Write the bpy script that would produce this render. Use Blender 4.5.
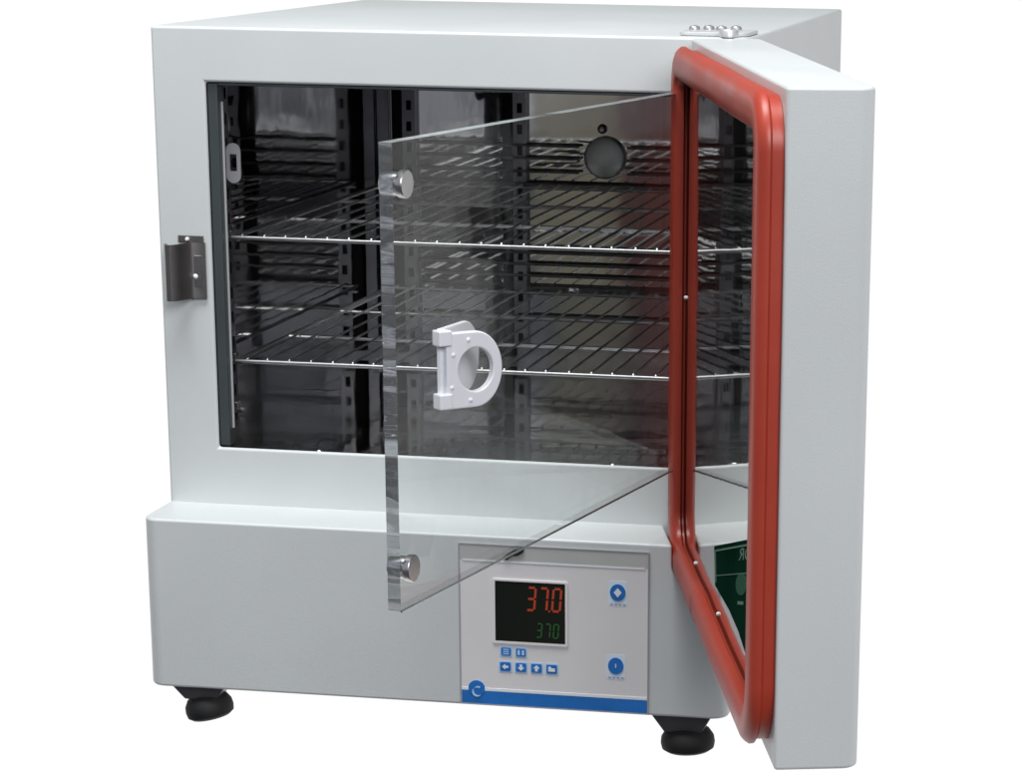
import bpy, bmesh, math, random
from mathutils import Vector, Matrix
random.seed(7)
S = bpy.context.scene
for o in list(bpy.data.objects): bpy.data.objects.remove(o)

# ------------------------------------------------------------------ camera
F_PX, CX, CY = 2738.0, 723.0, 677.5
cam_d = bpy.data.cameras.new("camera"); cam = bpy.data.objects.new("camera", cam_d)
S.collection.objects.link(cam); S.camera = cam
pitch, yaw, roll = 0.2789, 0.1598, 0.0138
cy_, sy_, cp_, sp_ = math.cos(yaw), math.sin(yaw), math.cos(pitch), math.sin(pitch)
fw = Vector((-sy_*cp_, cy_*cp_, -sp_)); rt0 = Vector((cy_, sy_, 0)); up0 = rt0.cross(fw)
rt = rt0*math.cos(roll) + up0*math.sin(roll); up = -rt0*math.sin(roll) + up0*math.cos(roll)
cam.matrix_world = Matrix(((rt.x, up.x, -fw.x, 1.0125), (rt.y, up.y, -fw.y, -2.6571), (rt.z, up.z, -fw.z, 0.6149), (0, 0, 0, 1)))
cam_d.sensor_fit = 'HORIZONTAL'; cam_d.sensor_width = 36; cam_d.lens = F_PX/1021*36
cam_d.shift_x = -(CX - 510.5)/1021; cam_d.shift_y = (CY - 388)/1021
cam_d.clip_start = 0.05; cam_d.clip_end = 200

# ------------------------------------------------------------------ world: white studio ahead, dim lab behind the camera
def N(nt, t, **kw):
    n = nt.nodes.new(t)
    for k, v in kw.items():
        if k in ('op', 'blend'): setattr(n, 'operation' if k == 'op' else 'blend_type', v)
        else: setattr(n, k, v)
    return n
W = bpy.data.worlds.new("World"); S.world = W; W.use_nodes = True
nt = W.node_tree; nt.nodes.clear(); L = nt.links.new
tc = N(nt, 'ShaderNodeTexCoord'); sx = N(nt, 'ShaderNodeSeparateXYZ'); L(tc.outputs['Generated'], sx.inputs[0])
def mth(op, a, b=None, c=None):
    n = N(nt, 'ShaderNodeMath', op=op)
    for i, q in enumerate((a, b, c)):
        if q is None: continue
        if isinstance(q, (int, float)): n.inputs[i].default_value = q
        else: L(q, n.inputs[i])
    return n.outputs[0]
def smooth(a, lo, hi):
    n = N(nt, 'ShaderNodeMapRange'); n.interpolation_type = 'SMOOTHSTEP'
    L(a, n.inputs[0]); n.inputs[1].default_value = lo; n.inputs[2].default_value = hi; return n.outputs[0]
X_, Y_, Z_ = sx.outputs
front = smooth(Y_, -0.05, 0.25)
low = mth('SUBTRACT', 1.0, smooth(Z_, 0.03, 0.22))
u = mth('DIVIDE', X_, mth('MAXIMUM', mth('ABSOLUTE', Y_), 0.05))
w = mth('DIVIDE', Z_, mth('MAXIMUM', mth('ABSOLUTE', Y_), 0.05))
nz = N(nt, 'ShaderNodeTexNoise'); nz.inputs['Scale'].default_value = 14; nz.inputs['Detail'].default_value = 4
L(tc.outputs['Generated'], nz.inputs['Vector'])
uu = mth('ADD', u, mth('MULTIPLY', mth('SUBTRACT', nz.outputs[0], .5), 0.035))
cr = N(nt, 'ShaderNodeValToRGB'); cr.color_ramp.interpolation = 'LINEAR'
# azimuth bands of the lab behind the camera (u from -0.5 to 0.1 mapped to 0..1)
L(smooth(uu, -9, 9), cr.inputs[0])
lin = N(nt, 'ShaderNodeMapRange'); L(uu, lin.inputs[0]); lin.inputs[1].default_value = -0.5; lin.inputs[2].default_value = 0.5
L(lin.outputs[0], cr.inputs[0])
bands = [(-.5, (.08, .08, .09)), (-.39, (.02, .02, .025)), (-.315, (.03, .03, .036)), (-.30, (.015, .015, .02)), (-.288, (.035, .042, .055)), (-.25, (.05, .065, .085)), (-.236, (.07, .08, .10)), (-.228, (.205, .195, .15)),
         (-.2045, (.215, .20, .155)), (-.199, (.095, .05, .048)), (-.180, (.085, .048, .046)), (-.172, (.09, .085, .06)), (-.12, (.06, .06, .05)), (0, (.03, .03, .03)), (.25, (.02, .018, .022)), (.5, (.03, .03, .035))]
bands = [(p+.5, c) for p, c in bands]
e = cr.color_ramp.elements
while len(e) > 1: e.remove(e[-1])
e[0].position = 0; e[0].color = (*bands[0][1], 1)
for p, c in bands[1:]:
    q = e.new(p); q.color = (*c, 1)
# pale upper wall of the lab
upw = smooth(w, -0.090, -0.083)
col_ = mth('MULTIPLY', smooth(uu, -.233, -.228), mth('SUBTRACT', 1.0, smooth(uu, -.17, -.15)))
upw = mth('MULTIPLY', upw, mth('SUBTRACT', 1.0, mth('MULTIPLY', col_, .85)))
mixu = N(nt, 'ShaderNodeMix', data_type='RGBA'); L(upw, mixu.inputs[0]); L(cr.outputs[0], mixu.inputs[6])
br = N(nt, 'ShaderNodeValToRGB'); L(nz.outputs[0], br.inputs[0])
br.color_ramp.elements[0].position = .40; br.color_ramp.elements[0].color = (.13, .14, .16, 1)
br.color_ramp.elements[1].position = .60; br.color_ramp.elements[1].color = (.52, .53, .60, 1)
L(br.outputs[0], mixu.inputs[7])
edge = mth('MULTIPLY', smooth(w, -0.0915, -0.0895), mth('SUBTRACT', 1.0, smooth(w, -0.0875, -0.0855)))
edge = mth('MULTIPLY', edge, mth('SUBTRACT', 1.0, mth('MULTIPLY', smooth(uu, -.245, -.235), mth('SUBTRACT', 1.0, smooth(uu, .18, .22)))))
mixe = N(nt, 'ShaderNodeMix', data_type='RGBA'); L(edge, mixe.inputs[0]); L(mixu.outputs[2], mixe.inputs[6]); mixe.inputs[7].default_value = (.9, .9, .95, 1)
mixf = N(nt, 'ShaderNodeMix', data_type='RGBA'); L(front, mixf.inputs[0]); L(mixe.outputs[2], mixf.inputs[6])
sky = N(nt, 'ShaderNodeMix', data_type='RGBA'); L(low, sky.inputs[0]); sky.inputs[6].default_value = (.12, .125, .13, 1); sky.inputs[7].default_value = (1.03, 1.03, 1.03, 1); L(sky.outputs[2], mixf.inputs[7])
bg = N(nt, 'ShaderNodeBackground'); L(mixf.outputs[2], bg.inputs[0]); bg.inputs[1].default_value = 1.0
wo = N(nt, 'ShaderNodeOutputWorld'); L(bg.outputs[0], wo.inputs[0])
W.cycles.sampling_method = 'MANUAL'; W.cycles.sample_map_resolution = 1024

# ------------------------------------------------------------------ lamps: ceiling lamp overhead, plus an unseen fill added behind the camera
def area(name, loc, target, sx, sy, power, col):
    d = bpy.data.lights.new(name, 'AREA'); d.shape = 'RECTANGLE'; d.size = sx; d.size_y = sy; d.energy = power; d.color = col
    o = bpy.data.objects.new(name, d); S.collection.objects.link(o); o.location = loc
    o.rotation_euler = (Vector(target) - Vector(loc)).to_track_quat('-Z', 'Y').to_euler(); return o
area("ceiling_lamp", (0.12, -0.68, 2.45), (0.12, -0.66, 0.0), 1.4, 0.8, 67, (0.98, 0.995, 1.0))
area("front_fill", (1.9, -3.1, 1.9), (0.6, -0.5, 0.1), 2.0, 1.4, 74, (0.975, 0.975, 1.0))  # unseen fill lamp, added to brighten the front faces and door edge

S.view_settings.view_transform = 'Standard'; S.view_settings.look = 'None'; S.view_settings.exposure = 0; S.view_settings.gamma = 1
S.render.engine = 'CYCLES'
S.cycles.max_bounces = 14; S.cycles.glossy_bounces = 8; S.cycles.transparent_max_bounces = 16; S.cycles.transmission_bounces = 10
S.cycles.caustics_reflective = False; S.cycles.sample_clamp_indirect = 4

# ------------------------------------------------------------------ materials
def mat(name, col, rough=.5, metal=0, bump=0, bscale=300, vary=0, vscale=6, emit=None, es=0, spec=None, coat=0, stretch=None, dist=.001, rvar=0):
    m = bpy.data.materials.new(name); m.use_nodes = True; t = m.node_tree; b = t.nodes['Principled BSDF']; l = t.links.new
    b.inputs['Base Color'].default_value = (*col, 1); b.inputs['Roughness'].default_value = rough; b.inputs['Metallic'].default_value = metal
    if coat: b.inputs['Coat Weight'].default_value = coat
    if spec is not None: b.inputs['Specular IOR Level'].default_value = spec
    if emit: b.inputs['Emission Color'].default_value = (*emit, 1); b.inputs['Emission Strength'].default_value = es
    tc = t.nodes.new('ShaderNodeTexCoord'); mp = t.nodes.new('ShaderNodeMapping'); l(tc.outputs['Object'], mp.inputs[0])
    if stretch: mp.inputs['Scale'].default_value = stretch
    if vary or rvar:
        n = t.nodes.new('ShaderNodeTexNoise'); n.inputs['Scale'].default_value = vscale; n.inputs['Detail'].default_value = 6; l(mp.outputs[0], n.inputs['Vector'])
        r = t.nodes.new('ShaderNodeMapRange'); l(n.outputs[0], r.inputs[0]); r.inputs[1].default_value = .3; r.inputs[2].default_value = .7
        if vary:
            r.inputs[3].default_value = 1-vary; r.inputs[4].default_value = 1+vary
            mx = t.nodes.new('ShaderNodeVectorMath'); mx.operation = 'SCALE'; mx.inputs[0].default_value = col; l(r.outputs[0], mx.inputs['Scale']); l(mx.outputs[0], b.inputs['Base Color'])
        if rvar:
            r2 = t.nodes.new('ShaderNodeMapRange'); l(n.outputs[0], r2.inputs[0]); r2.inputs[1].default_value = .3; r2.inputs[2].default_value = .7
            r2.inputs[3].default_value = max(rough-rvar, 0.01); r2.inputs[4].default_value = rough+rvar; l(r2.outputs[0], b.inputs['Roughness'])
    if bump:
        n = t.nodes.new('ShaderNodeTexNoise'); n.inputs['Scale'].default_value = bscale; n.inputs['Detail'].default_value = 3; l(mp.outputs[0], n.inputs['Vector'])
        bp = t.nodes.new('ShaderNodeBump'); bp.inputs['Strength'].default_value = bump; bp.inputs['Distance'].default_value = dist
        l(n.outputs[0], bp.inputs['Height']); l(bp.outputs[0], b.inputs['Normal'])
    return m
PAINT = mat("powder_coated_steel", (.615, .645, .638), .36, 0, .25, 900, .035, 5, dist=.0006, rvar=.05)
MIRROR = mat("polished_stainless", (.66, .66, .65), .03, 1, .10, 7, .03, 4, dist=.004, rvar=.02)
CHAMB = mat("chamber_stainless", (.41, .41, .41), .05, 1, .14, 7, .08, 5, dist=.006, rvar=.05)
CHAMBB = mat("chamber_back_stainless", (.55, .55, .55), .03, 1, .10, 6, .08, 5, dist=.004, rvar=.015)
WIRE = mat("chromed_wire", (.36, .36, .36), .38, 1, .1, 200, .1, 30)
WIRE2 = mat("bright_wire", (.60, .60, .60), .28, 1, .1, 200, .1, 30)
STEEL = mat("brushed_steel", (.42, .42, .43), .3, 1, .2, 200, .1, 20)
DSTEEL = mat("dark_zinc_steel", (.27, .26, .25), .42, 1, .15, 120, .12, 20)
ALU = mat("aluminium_knob", (.62, .62, .62), .28, 1, .1, 300, .06, 40)
GASK = mat("red_silicone", (.39, .044, .022), .40, 0, .12, 60, .10, 9, dist=.001, spec=.5, rvar=.08)
SEAM = mat("gasket_seam", (.22, .03, .02), .6)
RUB = mat("black_rubber", (.006, .006, .006), .7, 0, .2, 200)
BRK = mat("foot_bracket_metal", (.20, .20, .21), .35, .8, .1, 100, .1, 15)
WPLA = mat("white_plastic", (.82, .84, .87), .32, 0, .05, 200, .02, 20)
PANEL = mat("panel_face", (.76, .745, .74), .42, 0, .04, 300, .02, 12)
PSHADE = mat("panel_top_shading", (.50, .51, .49), .35, 0, .1, 60, .06, 20)
PFRM = mat("panel_frame", (.36, .37, .39), .4)
BLUE = mat("blue_print", (.018, .17, .54), .4, 0, 0, 1, .12, 40)
LBLUE = mat("light_blue_print", (.50, .68, .86), .45)
WHT = mat("white_print", (.80, .84, .86), .45)
DISP = mat("display_glass", (.008, .011, .008), .12)
RED = mat("red_led", (.12, .012, .006), .4, emit=(1, .12, .04), es=.20)
REDOFF = mat("dim_red_segment", (.05, .008, .006), .4)
GRN = mat("green_led", (.01, .05, .01), .4, emit=(.10, .55, .14), es=.07)
GREFL = mat("dark_green_reflection", (.004, .022, .013), .6, 0, .1, 30, .3, 8, spec=0)  # colour of the reflection painted on the inner door
GLINE = mat("reflected_grey_print", (.13, .21, .16), .6, spec=0)
DARK = mat("dark_gap", (.01, .01, .01), .8)
TRIM = mat("dark_trim", (.10, .12, .12), .35, .6, .1, 50, .1, 8)

# clear acrylic: thin-sheet faces (fresnel reflection over clear transmission) and refracting cut edges
ACR = bpy.data.materials.new("clear_acrylic"); ACR.use_nodes = True; t = ACR.node_tree; t.nodes.clear(); l = t.links.new
fr = t.nodes.new('ShaderNodeFresnel'); geo = t.nodes.new('ShaderNodeNewGeometry'); ior = t.nodes.new('ShaderNodeMapRange')
l(geo.outputs['Backfacing'], ior.inputs[0]); ior.inputs[3].default_value = 1.28; ior.inputs[4].default_value = 1/1.28; l(ior.outputs[0], fr.inputs[0])
tr = t.nodes.new('ShaderNodeBsdfTransparent'); tr.inputs[0].default_value = (.985, .99, .987, 1)
gl = t.nodes.new('ShaderNodeBsdfGlossy'); gl.inputs['Roughness'].default_value = .02
n_ = t.nodes.new('ShaderNodeTexNoise'); n_.inputs['Scale'].default_value = 5
bp = t.nodes.new('ShaderNodeBump'); bp.inputs['Strength'].default_value = .08; bp.inputs['Distance'].default_value = .004; l(n_.outputs[0], bp.inputs['Height']); l(bp.outputs[0], gl.inputs['Normal'])
mx = t.nodes.new('ShaderNodeMixShader'); l(fr.outputs[0], mx.inputs[0]); l(tr.outputs[0], mx.inputs[1]); l(gl.outputs[0], mx.inputs[2])
sm = t.nodes.new('ShaderNodeTexNoise'); sm.inputs['Scale'].default_value = 9; sm.inputs['Detail'].default_value = 8; sm.inputs['Roughness'].default_value = .7
tcs = t.nodes.new('ShaderNodeTexCoord'); l(tcs.outputs['Object'], sm.inputs['Vector'])
sr = t.nodes.new('ShaderNodeMapRange'); l(sm.outputs[0], sr.inputs[0]); sr.inputs[1].default_value = .50; sr.inputs[2].default_value = .72; sr.inputs[4].default_value = .035
sd = t.nodes.new('ShaderNodeBsdfDiffuse'); sd.inputs[0].default_value = (.7, .7, .7, 1)
ms = t.nodes.new('ShaderNodeMixShader'); l(sr.outputs[0], ms.inputs[0]); l(mx.outputs[0], ms.inputs[1]); l(sd.outputs[0], ms.inputs[2])
ou = t.nodes.new('ShaderNodeOutputMaterial'); l(ms.outputs[0], ou.inputs[0])
EDGE = bpy.data.materials.new("acrylic_cut_edge"); EDGE.use_nodes = True; t = EDGE.node_tree; t.nodes.clear(); l = t.links.new
tc = t.nodes.new('ShaderNodeTexCoord'); mp = t.nodes.new('ShaderNodeMapping'); mp.inputs['Scale'].default_value = (.25, .25, 1); l(tc.outputs['Object'], mp.inputs[0])
wv = t.nodes.new('ShaderNodeTexNoise'); wv.inputs['Scale'].default_value = 26; wv.inputs['Detail'].default_value = 2; l(mp.outputs[0], wv.inputs['Vector'])
bp = t.nodes.new('ShaderNodeBump'); bp.inputs['Strength'].default_value = 1; bp.inputs['Distance'].default_value = .022; l(wv.outputs[0], bp.inputs['Height'])
gs = t.nodes.new('ShaderNodeBsdfGlossy'); gs.inputs['Roughness'].default_value = .08; gs.inputs[0].default_value = (.8, .82, .82, 1); l(bp.outputs[0], gs.inputs['Normal'])
tr = t.nodes.new('ShaderNodeBsdfRefraction'); tr.inputs[0].default_value = (.62, .65, .65, 1); tr.inputs['IOR'].default_value = 1.3; tr.inputs['Roughness'].default_value = .02; l(bp.outputs[0], tr.inputs['Normal'])
df = t.nodes.new('ShaderNodeBsdfDiffuse'); df.inputs[0].default_value = (.5, .53, .53, 1)
m1 = t.nodes.new('ShaderNodeMixShader'); m1.inputs[0].default_value = .5; l(tr.outputs[0], m1.inputs[1]); l(gs.outputs[0], m1.inputs[2])
m2 = t.nodes.new('ShaderNodeMixShader'); m2.inputs[0].default_value = .12; l(m1.outputs[0], m2.inputs[1]); l(df.outputs[0], m2.inputs[2])
ou = t.nodes.new('ShaderNodeOutputMaterial'); l(m2.outputs[0], ou.inputs[0])

# ------------------------------------------------------------------ helpers
def host(p):
    """thing > part > sub-part and no deeper"""
    while p.parent and p.parent.parent: p = p.parent
    return p
def obj(name, bm, m, parent=None, smooth=False, bev=0, seg=3, label=None, recalc=True):
    if recalc: bmesh.ops.recalc_face_normals(bm, faces=bm.faces)
    me = bpy.data.meshes.new(name); bm.to_mesh(me); bm.free()
    for q in (m if isinstance(m, (list, tuple)) else [m]): me.materials.append(q)
    o = bpy.data.objects.new(name, me); S.collection.objects.link(o)
    if parent: o.parent = host(parent)
    if label: o['label'] = label
    if bev:
        b = o.modifiers.new('bevel', 'BEVEL'); b.width = bev; b.segments = seg; b.limit_method = 'ANGLE'; b.angle_limit = math.radians(40); b.harden_normals = True
        for p in me.polygons: p.use_smooth = True
    elif smooth:
        for p in me.polygons: p.use_smooth = True
        e = o.modifiers.new('edge', 'EDGE_SPLIT'); e.split_angle = math.radians(40)
    return o
ID = lambda p: Vector(p)
def box(bm, x0, x1, y0, y1, z0, z1, T=ID):
    v = [bm.verts.new(T((x, y, z))) for x in (x0, x1) for y in (y0, y1) for z in (z0, z1)]
    for f in ((0, 1, 3, 2), (4, 6, 7, 5), (0, 4, 5, 1), (2, 3, 7, 6), (0, 2, 6, 4), (1, 5, 7, 3)): bm.faces.new([v[i] for i in f])
    return v
def prism(bm, pts, a, b, T):
    """polygon pts (p,q) extruded from a to b; T maps (p, depth, q)"""
    A = [bm.verts.new(T((p, a, q))) for p, q in pts]; B = [bm.verts.new(T((p, b, q))) for p, q in pts]
    n = len(pts); bm.faces.new(A); bm.faces.new(B[::-1])
    for i in range(n): bm.faces.new([A[i], B[i], B[(i+1) % n], A[(i+1) % n]])
def tube(bm, P, r, n=10, closed=False):
    P = [Vector(p) for p in P]; rings = []
    for i, p in enumerate(P):
        a = P[i-1] if (i > 0 or closed) else p; b = P[(i+1) % len(P)] if (i < len(P)-1 or closed) else p
        d = (b-a).normalized(); s = d.cross(Vector((0, 0, 1)) if abs(d.z) < .9 else Vector((0, 1, 0))).normalized(); q = s.cross(d)
        rings.append([bm.verts.new(p + r*(math.cos(2*math.pi*k/n)*s + math.sin(2*math.pi*k/n)*q)) for k in range(n)])
    m = len(rings)
    for i in range(m if closed else m-1):
        A, B = rings[i], rings[(i+1) % m]
        for k in range(n): bm.faces.new([A[k], A[(k+1) % n], B[(k+1) % n], B[k]])
    if not closed: bm.faces.new(rings[0]); bm.faces.new(rings[-1][::-1])
def lathe(bm, prof, C, ax, n=32):
    """profile (radius, height) turned about axis ax through C"""
    C = Vector(C); ax = Vector(ax).normalized(); s = ax.cross(Vector((0, 0, 1)) if abs(ax.z) < .9 else Vector((1, 0, 0))).normalized(); q = ax.cross(s)
    R = []
    for r, h in prof:
        if r < 1e-6: R.append([bm.verts.new(C+ax*h)])
        else: R.append([bm.verts.new(C+ax*h+r*(math.cos(2*math.pi*k/n)*s+math.sin(2*math.pi*k/n)*q)) for k in range(n)])
    for A, B in zip(R, R[1:]):
        for k in range(n):
            j = (k+1) % n
            f = [A[0], B[k], B[j]] if len(A) == 1 else ([A[k], A[j], B[0]] if len(B) == 1 else [A[k], A[j], B[j], B[k]])
            bm.faces.new(f)
def rrect(x0, x1, z0, z1, r, n=8, rs=None):
    rs = rs or (r, r, r, r); P = []
    for (cx, cz, a0), q in zip(((x1, z1, 0), (x0, z1, 90), (x0, z0, 180), (x1, z0, 270)), rs):
        ccx = cx - q if cx == x1 else cx + q; ccz = cz - q if cz == z1 else cz + q
        for k in range(n+1):
            a = math.radians(a0+90*k/n); P.append((ccx+q*math.cos(a), ccz+q*math.sin(a)))
    return P
def ell(cx, cz, a, b, n=28): return [(cx+a*math.cos(2*math.pi*k/n), cz+b*math.sin(2*math.pi*k/n)) for k in range(n)]
def ringprism(bm, O, I, a, b, T):
    """outer loop O and inner loop I with the same count, extruded a..b"""
    n = len(O); v = [[bm.verts.new(T((p, d, q))) for p, q in Lp] for d in (a, b) for Lp in (O, I)]
    for i in range(n):
        j = (i+1) % n
        bm.faces.new([v[0][i], v[0][j], v[1][j], v[1][i]]); bm.faces.new([v[2][i], v[3][i], v[3][j], v[2][j]])
        bm.faces.new([v[0][i], v[2][i], v[2][j], v[0][j]]); bm.faces.new([v[1][i], v[1][j], v[3][j], v[3][i]])
def text(name, body, size, place, m, parent, depth=.0004, sx=1.0):
    cu = bpy.data.curves.new(name, 'FONT'); cu.body = body; cu.size = size; cu.extrude = depth; cu.align_x = 'CENTER'; cu.align_y = 'CENTER'
    tmp = bpy.data.objects.new('tmp', cu); S.collection.objects.link(tmp)
    dg = bpy.context.evaluated_depsgraph_get(); me = bpy.data.meshes.new_from_object(tmp.evaluated_get(dg)); bpy.data.objects.remove(tmp)
    me.name = name
    for v in me.vertices: v.co = place((v.co.x*sx, v.co.y, v.co.z))
    me.materials.clear(); me.materials.append(m)
    o = bpy.data.objects.new(name, me); S.collection.objects.link(o); o.parent = host(parent); return o
def thing(name, label, cat, group=None, loc=(0, 0, 0)):
    o = bpy.data.objects.new(name, None); S.collection.objects.link(o); o['label'] = label; o['category'] = cat; o.location = loc
    if group: o['group'] = group
    return o

# ------------------------------------------------------------------ dimensions (metres)
CW, CH, CD = .600, .4815, .741
BP, BH = .0817, .1763
WX0, WX1, WZ0, WZ1 = .0547, .5453, .0592, .4278
inc = thing('incubator', 'pale grey laboratory incubator with its insulated outer door standing open and red door seal', 'incubator')

# upper housing with the window opening
bm = bmesh.new()
xs, zs = (0, WX0, WX1, CW), (-.012, WZ0, WZ1, CH)
g = [[bm.verts.new((x, 0, z)) for z in zs] for x in xs]; gb = [[bm.verts.new((x, CD, z)) for z in (zs[0], zs[3])] for x in (0, CW)]
for i in range(3):
    for j in range(3):
        if (i, j) != (1, 1): bm.faces.new([g[i][j], g[i+1][j], g[i+1][j+1], g[i][j+1]])
bm.faces.new([g[0][0], g[0][1], g[0][2], g[0][3], gb[0][1], gb[0][0]]); bm.faces.new([g[3][3], g[3][2], g[3][1], g[3][0], gb[1][0], gb[1][1]])
bm.faces.new([g[0][3], g[1][3], g[2][3], g[3][3], gb[1][1], gb[0][1]]); bm.faces.new([g[3][0], g[2][0], g[1][0], g[0][0], gb[0][0], gb[1][0]])
bm.faces.new([gb[0][0], gb[0][1], gb[1][1], gb[1][0]])
ib = [bm.verts.new((x, .003, z)) for x, z in ((WX0, WZ0), (WX1, WZ0), (WX1, WZ1), (WX0, WZ1))]; fb = [g[1][1], g[2][1], g[2][2], g[1][2]]
for i in range(4): bm.faces.new([fb[i], fb[(i+1) % 4], ib[(i+1) % 4], ib[i]])
housing = obj('housing', bm, PAINT, inc, bev=.0035, seg=4)
# base housing, a little deeper than the cabinet in front, rounded upright corners
bm = bmesh.new()
r = .017; pl = []; E_ = .0012
for cx, cy, a0 in ((r-E_, -BP+r, 180), (CW-r+E_, -BP+r, 270)):
    for k in range(9):
        a = math.radians(a0+90*k/8); pl.append((cx+r*math.cos(a), cy+r*math.sin(a)))
pl += [(CW+E_, CD-.002), (-E_, CD-.002)]
prism(bm, pl, -BH, 0, lambda p: Vector((p[0], p[2], p[1])))
base = obj('base_housing', bm, PAINT, inc)
# clearance recess in the top right front corner where the open door swings past
bm = bmesh.new(); V_ = []
for y, xl in ((.02, .5156), (-.10, .5505)):
    V_.append([bm.verts.new((xl+a if a < .05 else .64, y, z)) for a, z in ((0, .02), (0, -.024), (.0075, -.0355), (.0185, -.0355), (.0190, -.0415), (.1, -.0415), (.1, .02))])
bm.faces.new(V_[0]); bm.faces.new(V_[1][::-1])
for k in range(7): bm.faces.new([V_[0][k], V_[1][k], V_[1][(k+1) % 7], V_[0][(k+1) % 7]])
cut = obj('cutter', bm, PAINT); md = base.modifiers.new('recess', 'BOOLEAN'); md.operation = 'DIFFERENCE'; md.object = cut; md.solver = 'EXACT'
dg = bpy.context.evaluated_depsgraph_get(); me_ = bpy.data.meshes.new_from_object(base.evaluated_get(dg)); base.modifiers.clear(); base.data = me_; me_.name = 'base_housing'
bpy.data.objects.remove(cut)
for p in me_.polygons: p.use_smooth = True
b_ = base.modifiers.new('bevel', 'BEVEL'); b_.width = .0038; b_.segments = 3; b_.limit_method = 'ANGLE'; b_.angle_limit = math.radians(40); b_.harden_normals = True

# chamber (five polished walls, open at the front)
cx0, cx1, cz0, cz1, cyb = .046, .556, .053, .436, .63
def quad(bm, pts):
    bm.faces.new([bm.verts.new(p) for p in pts])
bm = bmesh.new()
for a in (((cx0, .0035, cz0), (cx0, cyb, cz0), (cx0, cyb, cz1), (cx0, .0035, cz1)), ((cx1, .0035, cz0), (cx1, .0035, cz1), (cx1, cyb, cz1), (cx1, cyb, cz0)),
          ((cx0, .0035, cz0), (cx1, .0035, cz0), (cx1, cyb, cz0), (cx0, cyb, cz0)), ((cx0, .0035, cz1), (cx0, cyb, cz1), (cx1, cyb, cz1), (cx1, .0035, cz1))): quad(bm, a)
# returns behind the painted lip
for x0, x1, z0, z1 in ((cx0, WX0, cz0, cz1), (WX1, cx1, cz0, cz1), (WX0, WX1, cz0, WZ0), (WX0, WX1, WZ1, cz1)):
    quad(bm, ((x0, .0036, z0), (x1, .0036, z0), (x1, .0036, z1), (x0, .0036, z1)))
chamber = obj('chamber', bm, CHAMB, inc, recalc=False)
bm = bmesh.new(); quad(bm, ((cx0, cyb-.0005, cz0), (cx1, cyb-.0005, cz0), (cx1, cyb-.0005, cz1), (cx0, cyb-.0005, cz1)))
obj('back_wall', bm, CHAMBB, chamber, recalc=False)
# left-hand trim: dark strip and thin bright bead
bm = bmesh.new(); box(bm, .0550, .0655, .0042, .024, .0610, .4265); trim = obj('window_trim', bm, TRIM, inc, bev=.001)
bm = bmesh.new(); tube(bm, [(.0665, .014, .078), (.0665, .014, .408)], .0014); obj('bead', bm, mat("pale_bead", (.42, .43, .43), .3, 0), trim, smooth=True)
bm = bmesh.new(); box(bm, .0665, .5440, .0042, .0100, .4245, .4274); obj('window_trim', bm, TRIM, inc, bev=.001)

# slotted uprights on the side walls
USTEEL = mat("upright_steel", (.26, .26, .27), .3, 1, .2, 150, .15, 20)
def upright(T, n=14, w=.016, h=.010):
    """slotted channel: face with n slots, flanges h deep; T maps (across, proud, height) from the wall"""
    bm = bmesh.new(); z0, z1 = .072, .426; st = (z1-z0)/n
    box(bm, 0, w*.32, h-.0014, h, z0, z1, T); box(bm, w*.72, w, h-.0014, h, z0, z1, T)
    for k in range(n+1):
        z = z0+k*st; box(bm, w*.32, w*.72, h-.0013, h-.0001, max(z-st*.27, z0), min(z+st*.27, z1), T)
    box(bm, 0, .0012, .0004, h-.0014, z0, z1, T); box(bm, w-.0012, w, .0004, h-.0014, z0, z1, T)
    u_ = obj('slotted_upright', bm, USTEEL, inc)
    bm = bmesh.new(); box(bm, .0014, w-.0014, .0006, .0016, z0, z1, T); obj('channel_back', bm, DARK, u_)
    return u_
upright(lambda p: Vector((cx0+p[1], .045+p[0], p[2])))
for y in (.045, .585): upright(lambda p, y=y: Vector((cx1-p[1], y+p[0], p[2])))
bm = bmesh.new(); box(bm, .0475, .0620, cyb-.009, cyb-.001, .072, .426); obj('plain_upright', bm, USTEEL, inc, bev=.001)
for x in (.0800, .2180, .5200):
    upright(lambda p, x=x: Vector((x+p[0], cyb-.0008-p[1], p[2])))
for x in (.0660, .2040):        # dark strips beside them
    bm = bmesh.new(); box(bm, x, x+.0135, cyb-.008, cyb-.001, .06, .430); obj('dark_strip', bm, DARK, inc, bev=.001)
for z in (.2740, .1470, .0960):
    bm = bmesh.new(); prism(bm, [(0, 0), (.010, 0), (.010, .0035), (.0035, .0045), (.0035, .011), (0, .011)], 0, .010, lambda p, z=z: Vector((cx0+.0102+p[0], .047+p[1], z-.009+p[2]))); obj('shelf_clip', bm, ALU, inc, bev=.0005)
# horizontal wires of the rear guard, broken where the port sits
for z in (.3190, .3040, .2880, .2730, .1900, .1760, .1620, .1120):
    for xa, xb in (((.098, .300), (.359, .516)) if z > .275 else ((.098, .516),)):
        bm = bmesh.new(); tube(bm, [(xa, cyb-.012, z), (xb, cyb-.012, z)], .0017, 8); obj('rear_guard_wire', bm, DSTEEL, inc, smooth=True)
# oval catch plate
T_ = lambda p: Vector((.0705+(p[0]*.9), .030+p[1], p[2]))
bm = bmesh.new(); ringprism(bm, [(a, b) for a, b in rrect(-.0085, .0085, .326, .366, .0084, 6)], rrect(-.0042, .0042, .338, .355, .0006, 6), 0, .002, T_)
obj('catch_plate', bm, mat('satin_catch', (.30, .30, .31), .4), inc)
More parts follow.
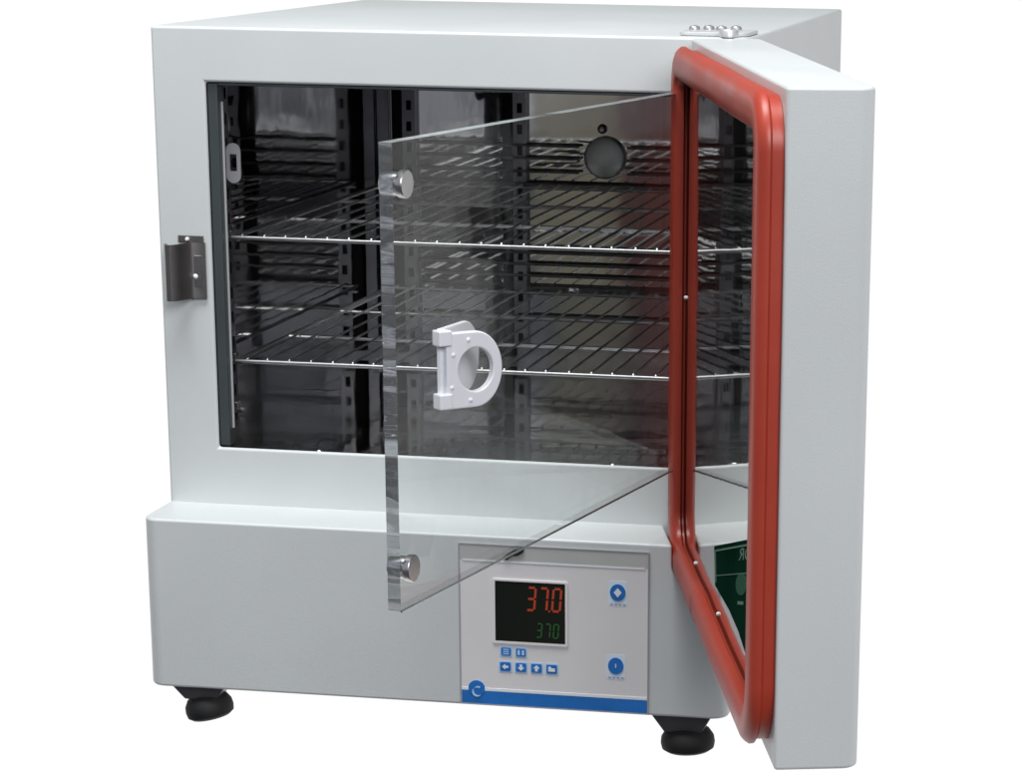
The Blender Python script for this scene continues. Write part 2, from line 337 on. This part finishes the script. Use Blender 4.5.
# round port cover with rim, screw and sensor loop on the back wall
bm = bmesh.new(); lathe(bm, [(0, .0060), (.0225, .0060), (.0240, .0052), (.0250, .003), (.0252, 0)], (.3300, cyb-.001, .306), (0, -1, 0), 40); port = obj('port_cover', bm, mat("satin_plate", (.90, .91, .86), .40, .6), inc, smooth=True)
bm = bmesh.new(); tube(bm, [(.3300+.0245*math.cos(t), cyb-.005, .306+.0245*math.sin(t)) for t in [2*math.pi*k/40 for k in range(40)]], .0010, 8, True); obj('rim', bm, WIRE, port, smooth=True)
bm = bmesh.new(); lathe(bm, [(0, .006), (.003, .0058), (.0055, .0035), (.006, 0)], (.3265, cyb-.001, .3400), (0, -1, 0), 16); obj('port_screw', bm, STEEL, inc, smooth=True)
bm = bmesh.new(); tube(bm, [(.283, .56, .318), (.305, .57, .3185), (.311, .573, .316), (.312, .574, .311), (.310, .573, .306), (.303, .57, .304), (.270, .56, .304)], .0011, 8); obj('sensor_probe', bm, STEEL, inc, smooth=True)
for x in (.1545, .4640):
    bm = bmesh.new(); lathe(bm, [(.0045, 0), (.0042, .002), (.0025, .0038), (0, .0043)], (x, .024, cz0+.0002), (0, 0, 1), 16); obj('floor_screw', bm, mat("bright_screw", (.9, .9, .9), .15, 1), inc, smooth=True)

# ------------------------------------------------------------------ wire shelves (lift out: things of their own)
def shelf(z, label):
    t = thing('wire_shelf', label, 'shelf', 'chromed wire shelves inside the chamber', (0, 0, z))
    x0, x1, y0, y1 = .0660, .5420, .030, .595
    for nm, P in (('front_rod', [(x0, y0, 0), (x1, y0, 0)]), ('rear_rod', [(x0, y1, 0), (x1, y1, 0)]), ('side_rod', [(x0, y0, 0), (x0, y1, 0)]), ('side_rod', [(x1, y0, 0), (x1, y1, 0)])):
        bm = bmesh.new(); tube(bm, P, .0023, 10); obj(nm, bm, WIRE, t, smooth=True)
    for y in (.20, .39):
        bm = bmesh.new(); tube(bm, [(x0, y, 0), (x1, y, 0)], .0022, 8); obj('cross_rod', bm, WIRE2, t, smooth=True)
    n = 21
    for k in range(n):
        x = x0+.012+(x1-x0-.024)*k/(n-1)+random.uniform(-.0013, .0013)
        bm = bmesh.new(); tube(bm, [(x, y0-.0012, -.0005), (x, y0+.0008, .0026), (x, y0+.008, .0030), (x+random.uniform(-.0006, .0006), (y0+y1)/2, .0028), (x, y1-.004, .0030), (x, y1, .0026)], .00135, 6)
        obj('grid_wire', bm, WIRE, t, smooth=True)
    for sx_, xx in ((1, x0), (-1, x1)):
        for y in (.054, .574):
            bm = bmesh.new(); box(bm, min(xx, xx-.008*sx_), max(xx, xx-.008*sx_), y-.004, y+.004, -.005, -.0022); obj('hook', bm, STEEL, t)
    return t
shelf(.2712, 'upper chromed wire shelf across the middle of the dark steel chamber')
shelf(.1445, 'lower chromed wire shelf nearer the chamber floor, level with the white latch')

# ------------------------------------------------------------------ latch strike on the left front frame
bm = bmesh.new()
# section in plan (x,y): folded plate, screwed flange then lip curling out to the left
sec = [(.0490, -.0006), (.0490, -.0030), (.0370, -.0034), (.0340, -.0060), (.0290, -.0190), (.0255, -.0270), (.0215, -.0300), (.0165, -.0290), (.0135, -.0245), (.0125, -.0170),
       (.0145, -.0170), (.0155, -.0235), (.0178, -.0268), (.0212, -.0276), (.0238, -.0255), (.0270, -.0180), (.0315, -.0050), (.0310, -.0006)]
prism(bm, sec, .2125, .2690, lambda p: Vector((p[0], p[2], p[1])))
strike = obj('latch_strike', bm, DSTEEL, inc, smooth=True)
bm = bmesh.new(); box(bm, .0210, .0475, -.0028, -.0005, .2690, .2760); obj('flange', bm, DSTEEL, strike, bev=.0006)
for x, z, r_ in ((.0310, .2722, .0020), (.0385, .2350, .0026)):
    bm = bmesh.new(); lathe(bm, [(r_*1.1, 0), (r_, .0015), (r_*.6, .0028), (0, .0032)], (x, -.0032, z), (0, -1, 0), 14); obj('screw', bm, mat("bright_rivet", (.9, .9, .9), .3, 0), strike, smooth=True)
bm = bmesh.new(); box(bm, .0375, .0450, -.0043, -.0033, .2245, .2560); obj('slot_plate', bm, STEEL, strike, bev=.0003)

# ------------------------------------------------------------------ control panel on the base front
PY = -BP
def P_(p): return Vector((p[0], PY-p[1], p[2]))      # p[1] = how far it stands proud
# straight-edged skew-free panel
px0, px1, pz0, pz1 = .3305, .5213, -.1740, -.0095
bm = bmesh.new(); ringprism(bm, rrect(px0-.0012, px1+.0012, pz0-.0010, pz1+.0012, .0008, 2), rrect(px0, px1, pz0, pz1, .0006, 2), .0001, .0016, P_)
panel = obj('control_panel', bm, PFRM, inc)
bm = bmesh.new(); box(bm, px0, px1, .0002, .0008, pz0, pz1, P_); obj('face_plate', bm, PANEL, panel)
bm = bmesh.new(); box(bm, px0+.0003, px1-.0003, .0008, .0011, pz1-.0150, pz1-.0004, P_); obj('top_shading', bm, PSHADE, panel)  # reflection and shading along the panel top, painted as a grey band
bm = bmesh.new(); box(bm, px0+.003, px1-.003, .0011, .0013, pz1-.0168, pz1-.0150, P_); obj('white_line', bm, WHT, panel)
bm = bmesh.new(); box(bm, px0+.0005, px1-.0002, .0008, .0012, pz0+.0004, -.1600, P_); obj('blue_stripe', bm, BLUE, panel)
bm = bmesh.new(); box(bm, px0+.0005, px1-.0002, .0008, .0013, -.1600, -.1572, P_); obj('white_line', bm, WHT, panel)
bm = bmesh.new(); prism(bm, ell(.3465, -.1575, .0085, .0080), .0008, .0017, P_); lg = obj('round_emblem', bm, BLUE, panel)
bm = bmesh.new()
arc = [(.3475+.0048*math.cos(a), -.1610+.0048*math.sin(a)) for a in [math.radians(60+250*k/14) for k in range(15)]]
for (a, b), (c, d) in zip(arc, arc[1:]):
    prism(bm, [(a-.0007, b-.0007), (a+.0007, b+.0007), (c+.0007, d+.0007), (c-.0007, d-.0007)], .0017, .0020, P_)
obj('crescent', bm, LBLUE, lg)
# display
bm = bmesh.new(); ringprism(bm, rrect(.3635, .4405, -.1095, -.0430, .002, 4), rrect(.3665, .4380, -.1070, -.0450, .0008, 4), .0008, .0020, P_); obj('display_bezel', bm, mat("bezel", (.80, .77, .76), .35), panel)
bm = bmesh.new(); prism(bm, rrect(.3665, .4380, -.1070, -.0450, .0008, 4), .0008, .0013, P_); disp = obj('display', bm, DISP, panel)
SEG = {'0': 'abcdef', '3': 'abcdg', '7': 'abc', '5': 'acdfg'}
def seg_digit(bm, ch, x, z, w, h, t):
    sk = .08
    def bar(x0, z0, x1, z1):
        if abs(z1-z0) > abs(x1-x0): q = [(x0-t/2, z0+t*.4), (x0+t/2, z0+t*.4), (x1+t/2, z1-t*.4), (x1-t/2, z1-t*.4)]
        else: q = [(x0+t*.4, z0-t/2), (x1-t*.4, z1-t/2), (x1-t*.4, z1+t/2), (x0+t*.4, z0+t/2)]
        prism(bm, [(x+a+sk*b, z+b) for a, b in q], .0013, .0016, P_)
    d = dict(a=(0, h, w, h), b=(w, h/2, w, h), c=(w, 0, w, h/2), d=(0, 0, w, 0), e=(0, 0, 0, h/2), f=(0, h/2, 0, h), g=(0, h/2, w, h/2))
    for k in SEG[ch]: bar(*d[k])
for ch, x in (('3', .3985), ('7', .4110), ('0', .4245)):
    bm = bmesh.new(); seg_digit(bm, ch, x, -.0735, .0078, .0230, .0022); obj('red_digit', bm, RED, disp)
bm = bmesh.new(); prism(bm, ell(.4218, -.0738, .0009, .0011, 10), .0013, .0016, P_); obj('decimal_point', bm, RED, disp)
for ch, x in (('3', .4085), ('7', .4170), ('0', .4255)):
    bm = bmesh.new(); seg_digit(bm, ch, x, -.1010, .0048, .0140, .0013); obj('green_digit', bm, GRN, disp)
# keys: two small ones over a row of four, white glyphs on blue
def key(x, z, w, h, glyph):
    bm = bmesh.new(); prism(bm, rrect(x-w/2-.0016, x+w/2+.0016, z-h/2-.0016, z+h/2+.0014, .0015, 3), .0008, .0011, P_); k = obj('key', bm, LBLUE, panel)
    bm = bmesh.new(); prism(bm, rrect(x-w/2, x+w/2, z-h/2, z+h/2, .0012, 3), .0011, .0016, P_); obj('key_face', bm, BLUE, k)
    bm = bmesh.new()
    if glyph == 'set':
        for i in (-1, 1):
            prism(bm, rrect(x+i*.0022-.0012, x+i*.0022+.0012, z-.0026, z+.0026, .0003, 1), .0016, .0018, P_)
    elif glyph == 'bars':
        for i in (-1, 0, 1): prism(bm, rrect(x-.0030, x+.0030, z+i*.0022-.0005, z+i*.0022+.0005, .0002, 1), .0016, .0018, P_)
    elif glyph == 'left': prism(bm, [(x+.0030, z+.0012), (x+.0030, z-.0012), (x, z-.0012), (x, z-.0030), (x-.0034, z), (x, z+.0030), (x, z+.0012)], .0016, .0019, P_)
    elif glyph == 'down': prism(bm, [(x-.0014, z+.0030), (x+.0014, z+.0030), (x+.0014, z), (x+.0034, z), (x, z-.0034), (x-.0034, z), (x-.0014, z)], .0016, .0019, P_)
    elif glyph == 'up': prism(bm, [(x-.0014, z-.0030), (x+.0014, z-.0030), (x+.0014, z), (x+.0034, z), (x, z+.0034), (x-.0034, z), (x-.0014, z)], .0016, .0019, P_)
    elif glyph == 'ret': prism(bm, [(x-.0034, z-.0024), (x+.0034, z-.0024), (x+.0034, z+.0010), (x-.0002, z+.0010), (x-.0010, z+.0026), (x-.0034, z+.0026)], .0016, .0019, P_)
    obj('key_symbol', bm, WHT if glyph not in ('bars', 'set') else LBLUE, k)
key(.3772, -.1178, .0100, .0082, 'bars'); key(.3925, -.1180, .0100, .0082, 'set')
for x, g_ in ((.3764, 'left'), (.3925, 'down'), (.4084, 'up'), (.4240, 'ret')): key(x, -.1335, .0108, .0092, g_)
# round run and stop keys
for x, z, dot in ((.4911, -.0508, True), (.4893, -.1262, False)):
    bm = bmesh.new(); prism(bm, rrect(x-.0098, x+.0098, z-.0140, z+.0118, .003, 4), .0008, .0010, P_); k = obj('round_key', bm, mat("pale_key_halo", (.70, .80, .88), .45), panel)
    bm = bmesh.new(); prism(bm, ell(x, z, .0078, .0086), .0010, .0017, P_); obj('key_face', bm, BLUE, k)
    bm = bmesh.new()
    if dot: prism(bm, [(x, z+.0048), (x+.0040, z), (x, z-.0048), (x-.0040, z)], .0017, .0020, P_)
    else: prism(bm, rrect(x-.0006, x+.0006, z-.002, z+.0025, .0003, 1), .0017, .0020, P_)
    obj('key_symbol', bm, WHT if dot else LBLUE, k)
    bm = bmesh.new()
    for i in range(4): box(bm, x-.0075+i*.0042, x-.0075+i*.0042+.0028, .0010, .0012, z-.0128, z-.0112, P_)
    obj('key_caption', bm, mat("caption_blue", (.30, .42, .58), .5), k)
# small ragged black mark at the top edge of the panel, no real part
bm = bmesh.new(); prism(bm, [(.3750, -.0210), (.3790, -.0172), (.3855, -.0130), (.3920, -.0108), (.3968, -.0106), (.3955, -.0150), (.3900, -.0185), (.3845, -.0190), (.3790, -.0235)], .0011, .0030, P_)
bb = obj('black_mark', bm, RUB, panel, bev=.0004)

# ------------------------------------------------------------------ levelling feet
def foot(x, y, sc, tilt, hb=.0165):
    ax = Vector((math.sin(tilt), 0, math.cos(tilt)))
    bm = bmesh.new()
    top = [(-.029, -.016), (.029, -.016), (.029, .016), (-.029, .016)]; bot = [(-.016, -.012), (.018, -.012), (.018, .012), (-.016, .012)]
    A = [bm.verts.new((x+a*sc, y+b*sc, -BH-.0004)) for a, b in top]; B = [bm.verts.new((x+a*sc, y+b*sc, -BH-hb)) for a, b in bot]
    bm.faces.new(A); bm.faces.new(B[::-1])
    for i in range(4): bm.faces.new([A[i], B[i], B[(i+1) % 4], A[(i+1) % 4]])
    f = obj('foot', bm, BRK, inc, bev=.0016)
    bm = bmesh.new(); lathe(bm, [(0, .004), (.012*sc, .004), (.0205*sc, .0005), (.0243*sc, -.006), (.0250*sc, -.012), (.0240*sc, -.0175), (.0200*sc, -.0205), (0, -.0215)], (x+.004, y, -BH-hb), ax, 48)
    obj('rubber_pad', bm, RUB, f, smooth=True)
foot(.0480, -.0560, 1.0, -.20); foot(.5530, -.0520, 1.10, -.04, .0215); foot(.0480, .68, 1.0, 0); foot(.5530, .68, 1.0, 0)

# ------------------------------------------------------------------ outer door (insulated, opened wide on the right)
A_ = .278; HX, HY = .5489, -.0177; DL, DT, ZB, ZT = .663, .067, -.0386, .4812
dd = Vector((math.sin(A_), -math.cos(A_), 0)); nn = Vector((-math.cos(A_), -math.sin(A_), 0)); HH = Vector((HX, HY, 0))
def D_(p): return HH + dd*p[0] + nn*p[1] + Vector((0, 0, p[2]))    # (along, proud of the inner face, height)
bm = bmesh.new()
r = .014; pl = [(-.004, 0), (DL, 0)]
for k in range(9):
    a = math.radians(90*k/8); pl.append((DL-r+r*math.cos(a), -(DT-r)-r*math.sin(a)))
pl.append((-.004, -DT))
A1 = [bm.verts.new(D_((p, q, ZB+.0))) for p, q in pl]; A2 = [bm.verts.new(D_((p, q, ZT))) for p, q in pl]
bm.faces.new(A1); bm.faces.new(A2[::-1])
for i in range(len(pl)): bm.faces.new([A1[i], A2[i], A2[(i+1) % len(pl)], A1[(i+1) % len(pl)]])
door = obj('outer_door', bm, PAINT, inc, bev=.003, seg=4)
# raised polished inner panel
bm = bmesh.new(); prism(bm, rrect(.012, DL-.014, ZB+.014, ZT-.014, .03, 10, rs=(.030, .030, .050, .050)), .0003, .0080, D_); obj('inner_panel', bm, MIRROR, door, bev=.001, seg=2)
# gasket swept round the panel
def sweep(bm, path, prof, T):
    n = len(path); R = []
    for i in range(n):
        a = Vector(path[i-1]); b = Vector(path[(i+1) % n]); d = (b-a).normalized(); o = Vector((d.y, -d.x))
        R.append([bm.verts.new(T((path[i][0]+o.x*p, q, path[i][1]+o.y*p))) for p, q in prof])
    m = len(prof)
    for i in range(n):
        for k in range(m): bm.faces.new([R[i][k], R[(i+1) % n][k], R[(i+1) % n][(k+1) % m], R[i][(k+1) % m]])
GP = []
t0, t1, z0, z1 = .017, DL-.0185, ZB+.0215, ZT-.0215
base = rrect(t0, t1, z0, z1, .03, 12, rs=(.026, .026, .045, .045))
pts = []
for i, p in enumerate(base):
    q = base[(i+1) % len(base)]; d = math.hypot(q[0]-p[0], q[1]-p[1]); m = max(1, int(d/.03))
    for k in range(m): pts.append((p[0]+(q[0]-p[0])*k/m, p[1]+(q[1]-p[1])*k/m))
wob = lambda a, b: (a+.0003*math.sin(37*b+3*a), b+.0003*math.sin(23*a+2*b)+(.0022*math.exp(-((a-.245)/.028)**2)-.0012*math.exp(-((a-.40)/.05)**2) if b < .05 else 0))
pts = [wob(*p) for p in pts]
prof = [(-.0125, .0004), (-.0125, .0088), (-.0160, .0108), (-.0162, .0135), (-.0138, .0172), (-.0095, .0200), (-.0040, .0210), (.0010, .0207), (.0065, .0210), (.0110, .0195), (.0142, .0168), (.0162, .0138), (.0160, .0108), (.0125, .0088), (.0125, .0004)]
bm = bmesh.new(); sweep(bm, pts, prof, D_); gask = obj('door_gasket', bm, GASK, door, smooth=True)
bm = bmesh.new(); sp = [(p*1.012, .0078+(q-.0078)*1.03) for p, q in prof if q > .009]
R0 = [D_((.235, q, z0+(-p))) for p, q in sp]; R1 = [D_((.2385, q, z0+(-p))) for p, q in sp]
a_ = [bm.verts.new(v) for v in R0]; b_ = [bm.verts.new(v) for v in R1]
for k in range(len(sp)): bm.faces.new([a_[k], b_[k], b_[(k+1) % len(sp)], a_[(k+1) % len(sp)]])
obj('seam', bm, SEAM, gask, smooth=True)
# small bright rivets along the foot of the gasket
for t_, z_ in ((.036, .24), (.150, .0045), (.340, .0045)):
    bm = bmesh.new(); lathe(bm, [(.0019, 0), (.0018, .0012), (.0010, .0019), (0, .0021)], D_((t_+.006, .0080, z_)), nn, 12); obj('rivet', bm, mat("rivet_white", (.9, .88, .86), .3), door, smooth=True)
# reflection of a dark green panel, painted as a flat plate on the door
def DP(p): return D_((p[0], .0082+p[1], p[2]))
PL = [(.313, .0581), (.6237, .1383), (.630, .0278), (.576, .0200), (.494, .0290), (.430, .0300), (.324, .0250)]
bm = bmesh.new(); prism(bm, PL, 0, .0006, DP); plate = obj('reflection_plate', bm, GREFL, door, label='painted reflection of a dark green panel with pale reversed lettering on the mirror-like inner door')
sl = (.1383-.0581)/(.6237-.313)
def PT(t_, z_, d): return DP((t_, .0006+d, z_))
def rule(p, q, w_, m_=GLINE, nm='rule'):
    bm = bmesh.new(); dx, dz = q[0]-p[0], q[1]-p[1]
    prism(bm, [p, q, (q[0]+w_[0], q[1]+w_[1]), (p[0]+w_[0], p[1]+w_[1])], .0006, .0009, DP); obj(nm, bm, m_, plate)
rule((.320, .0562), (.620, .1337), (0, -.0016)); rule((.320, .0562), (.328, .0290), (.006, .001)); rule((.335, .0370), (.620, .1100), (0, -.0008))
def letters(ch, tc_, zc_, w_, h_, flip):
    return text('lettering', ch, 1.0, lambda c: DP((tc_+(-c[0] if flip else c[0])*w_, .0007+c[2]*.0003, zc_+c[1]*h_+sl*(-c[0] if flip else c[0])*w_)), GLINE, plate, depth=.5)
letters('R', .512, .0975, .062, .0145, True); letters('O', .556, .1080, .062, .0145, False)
bm = bmesh.new(); prism(bm, [(p, q+sl*(p-.512)) for p, q in ell(.512, .0730, .036, .0095)], .0006, .0009, DP); obj('oval_symbol', bm, mat("reflected_dim_print", (.04, .10, .07), .6, spec=0), plate)
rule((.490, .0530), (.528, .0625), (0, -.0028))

# ------------------------------------------------------------------ door hinge on the cabinet top
bm = bmesh.new(); prism(bm, rrect(.528, .5965, .022, .095, .010, 5), CH+.0004, CH+.0040, lambda p: Vector((p[0], p[2], p[1]))); hinge = obj('top_hinge', bm, mat("hinge_white", (.52, .53, .54), .35, 0, .1, 100), inc, bev=.0008)
for x, y in ((.536, .068), (.549, .076), (.563, .068), (.576, .078)):
    bm = bmesh.new(); lathe(bm, [(.0056, 0), (.0054, .0022), (.0042, .0036), (0, .004)], (x, y, CH+.004), (0, 0, 1), 14); c_ = obj('hinge_screw', bm, mat("hinge_screw_metal", (.42, .42, .43), .4, .6), hinge, smooth=True)
    bm = bmesh.new(); lathe(bm, [(.0030, 0), (0, .0001)], (x, y, CH+.0082), (0, 0, 1), 6); obj('socket', bm, DARK, c_)
bm = bmesh.new(); lathe(bm, [(0, .0075), (.0085, .0072), (.0095, .006), (.0095, 0)], (.580, .0085, CH+.0005), (0, 0, 1), 20); obj('hinge_pin', bm, mat("hinge_pin_metal", (.6, .6, .6), .35, .5), hinge, smooth=True)

# ------------------------------------------------------------------ clear inner door
B_ = .1839; GX, GY = .5477, -.0035; GLn, GT, GZ0, GZ1 = .6459, .0111, .0679, .4316
ge = Vector((-math.sin(B_), -math.cos(B_), 0)); gn = Vector((math.cos(B_), -math.sin(B_), 0))   # gn: towards the camera's right
GH = Vector((GX, GY, 0))
def G_(p): return GH + ge*p[0] + gn*p[1] + Vector((0, 0, p[2]))
bm = bmesh.new(); box(bm, .002, GLn, -GT, 0, GZ0, GZ1, G_); bmesh.ops.recalc_face_normals(bm, faces=bm.faces)
for f in bm.faces: f.material_index = 0 if abs(f.normal.dot(gn)) > .9 or f.normal.z < -.9 else 1
pane = obj('inner_glass_door', bm, [ACR, EDGE], inc)
for z in (.4000, .1010):
    bm = bmesh.new(); lathe(bm, [(0, -.0135), (.0085, -.0135), (.0092, -.0125), (.0092, -.0001), (.0092, .0010), (.0106, .0014), (.0110, .0062), (.0104, .0069), (0, .0070)], G_((.6345, 0, z)), gn, 32); obj('knob', bm, ALU, pane, smooth=True)
bm = bmesh.new(); tube(bm, [G_((.003, .0002, GZ0)), G_((GLn-.0005, .0002, GZ0))], .0010, 8); obj('polished_edge', bm, mat("polished_arris", (.35, .38, .37), .2, .7, .2, 60), pane, smooth=True)
# hinge blocks at the hinge side
for z in (.39, .11):
    bm = bmesh.new(); box(bm, -.004, .020, -.0150, -.0113, z-.015, z+.015, G_); obj('glass_hinge', bm, STEEL, pane, bev=.001)
# white D-shaped latch
LT = .5760; LZ = .2478
def dshape(w, h, n=22, x0=0):
    P = [(x0, -h/2), (x0, h/2)]; cx = w-h/2*.92
    for k in range(n+1):
        a = math.radians(90-180*k/n); P.append((cx+(w-cx)*math.cos(a), h/2*math.sin(a)))
    return P
def LB(p): return G_((LT-p[0], .0006+p[1], LZ+p[2]))
bm = bmesh.new(); prism(bm, dshape(.072, .058), 0, .0040, lambda p: LB((p[0], p[1], p[2]+.005))); latch = obj('latch', bm, WPLA, pane, bev=.0012)
lu = Vector((math.sin(math.radians(45)), math.cos(math.radians(45)), 0)); lnrm = Vector((lu.y, -lu.x, 0)); LO = LB((.002, .006, 0))
def LR(p): return LO + lu*p[0] + lnrm*p[1] + Vector((0, 0, p[2]))
# outer D loop and round hole with matching counts
n = 48; O = []; I = []
w_, h_ = .0515, .0610; hc = (.0270, .0000); hr = (.0160, .0175)
for k in range(n):
    a = 2*math.pi*k/n; c, s = math.cos(a), math.sin(a); I.append((hc[0]+hr[0]*c, hc[1]+hr[1]*s))
    if c >= 0: O.append((hc[0]+(w_-hc[0])*c, h_/2*s))
    else:
        tt = min(hc[0]/max(-c, 1e-6), (h_/2)/max(abs(s), 1e-6)); O.append((hc[0]+tt*c, tt*s))
bm = bmesh.new(); ringprism(bm, O, I, -.0035, .0035, LR); obj('pull_ring', bm, WPLA, latch, bev=.0014)
for za, zb_ in ((.0205, .0330), (-.0300, -.0175)):
    bm = bmesh.new(); box(bm, -.0075, .0045, -.0065, .0055, za, zb_, LR); obj('hinge_block', bm, WPLA, latch, bev=.0014)
for x, z in ((.0200, .0240), (.0215, -.0243), (.0060, .0130), (.0045, -.0130)):
    bm = bmesh.new(); lathe(bm, [(.0019, 0), (.0018, .0008), (.0009, .0015), (0, .0016)], LR((x, .0034, z)), lnrm, 12); obj('stud', bm, WPLA, latch, smooth=True)
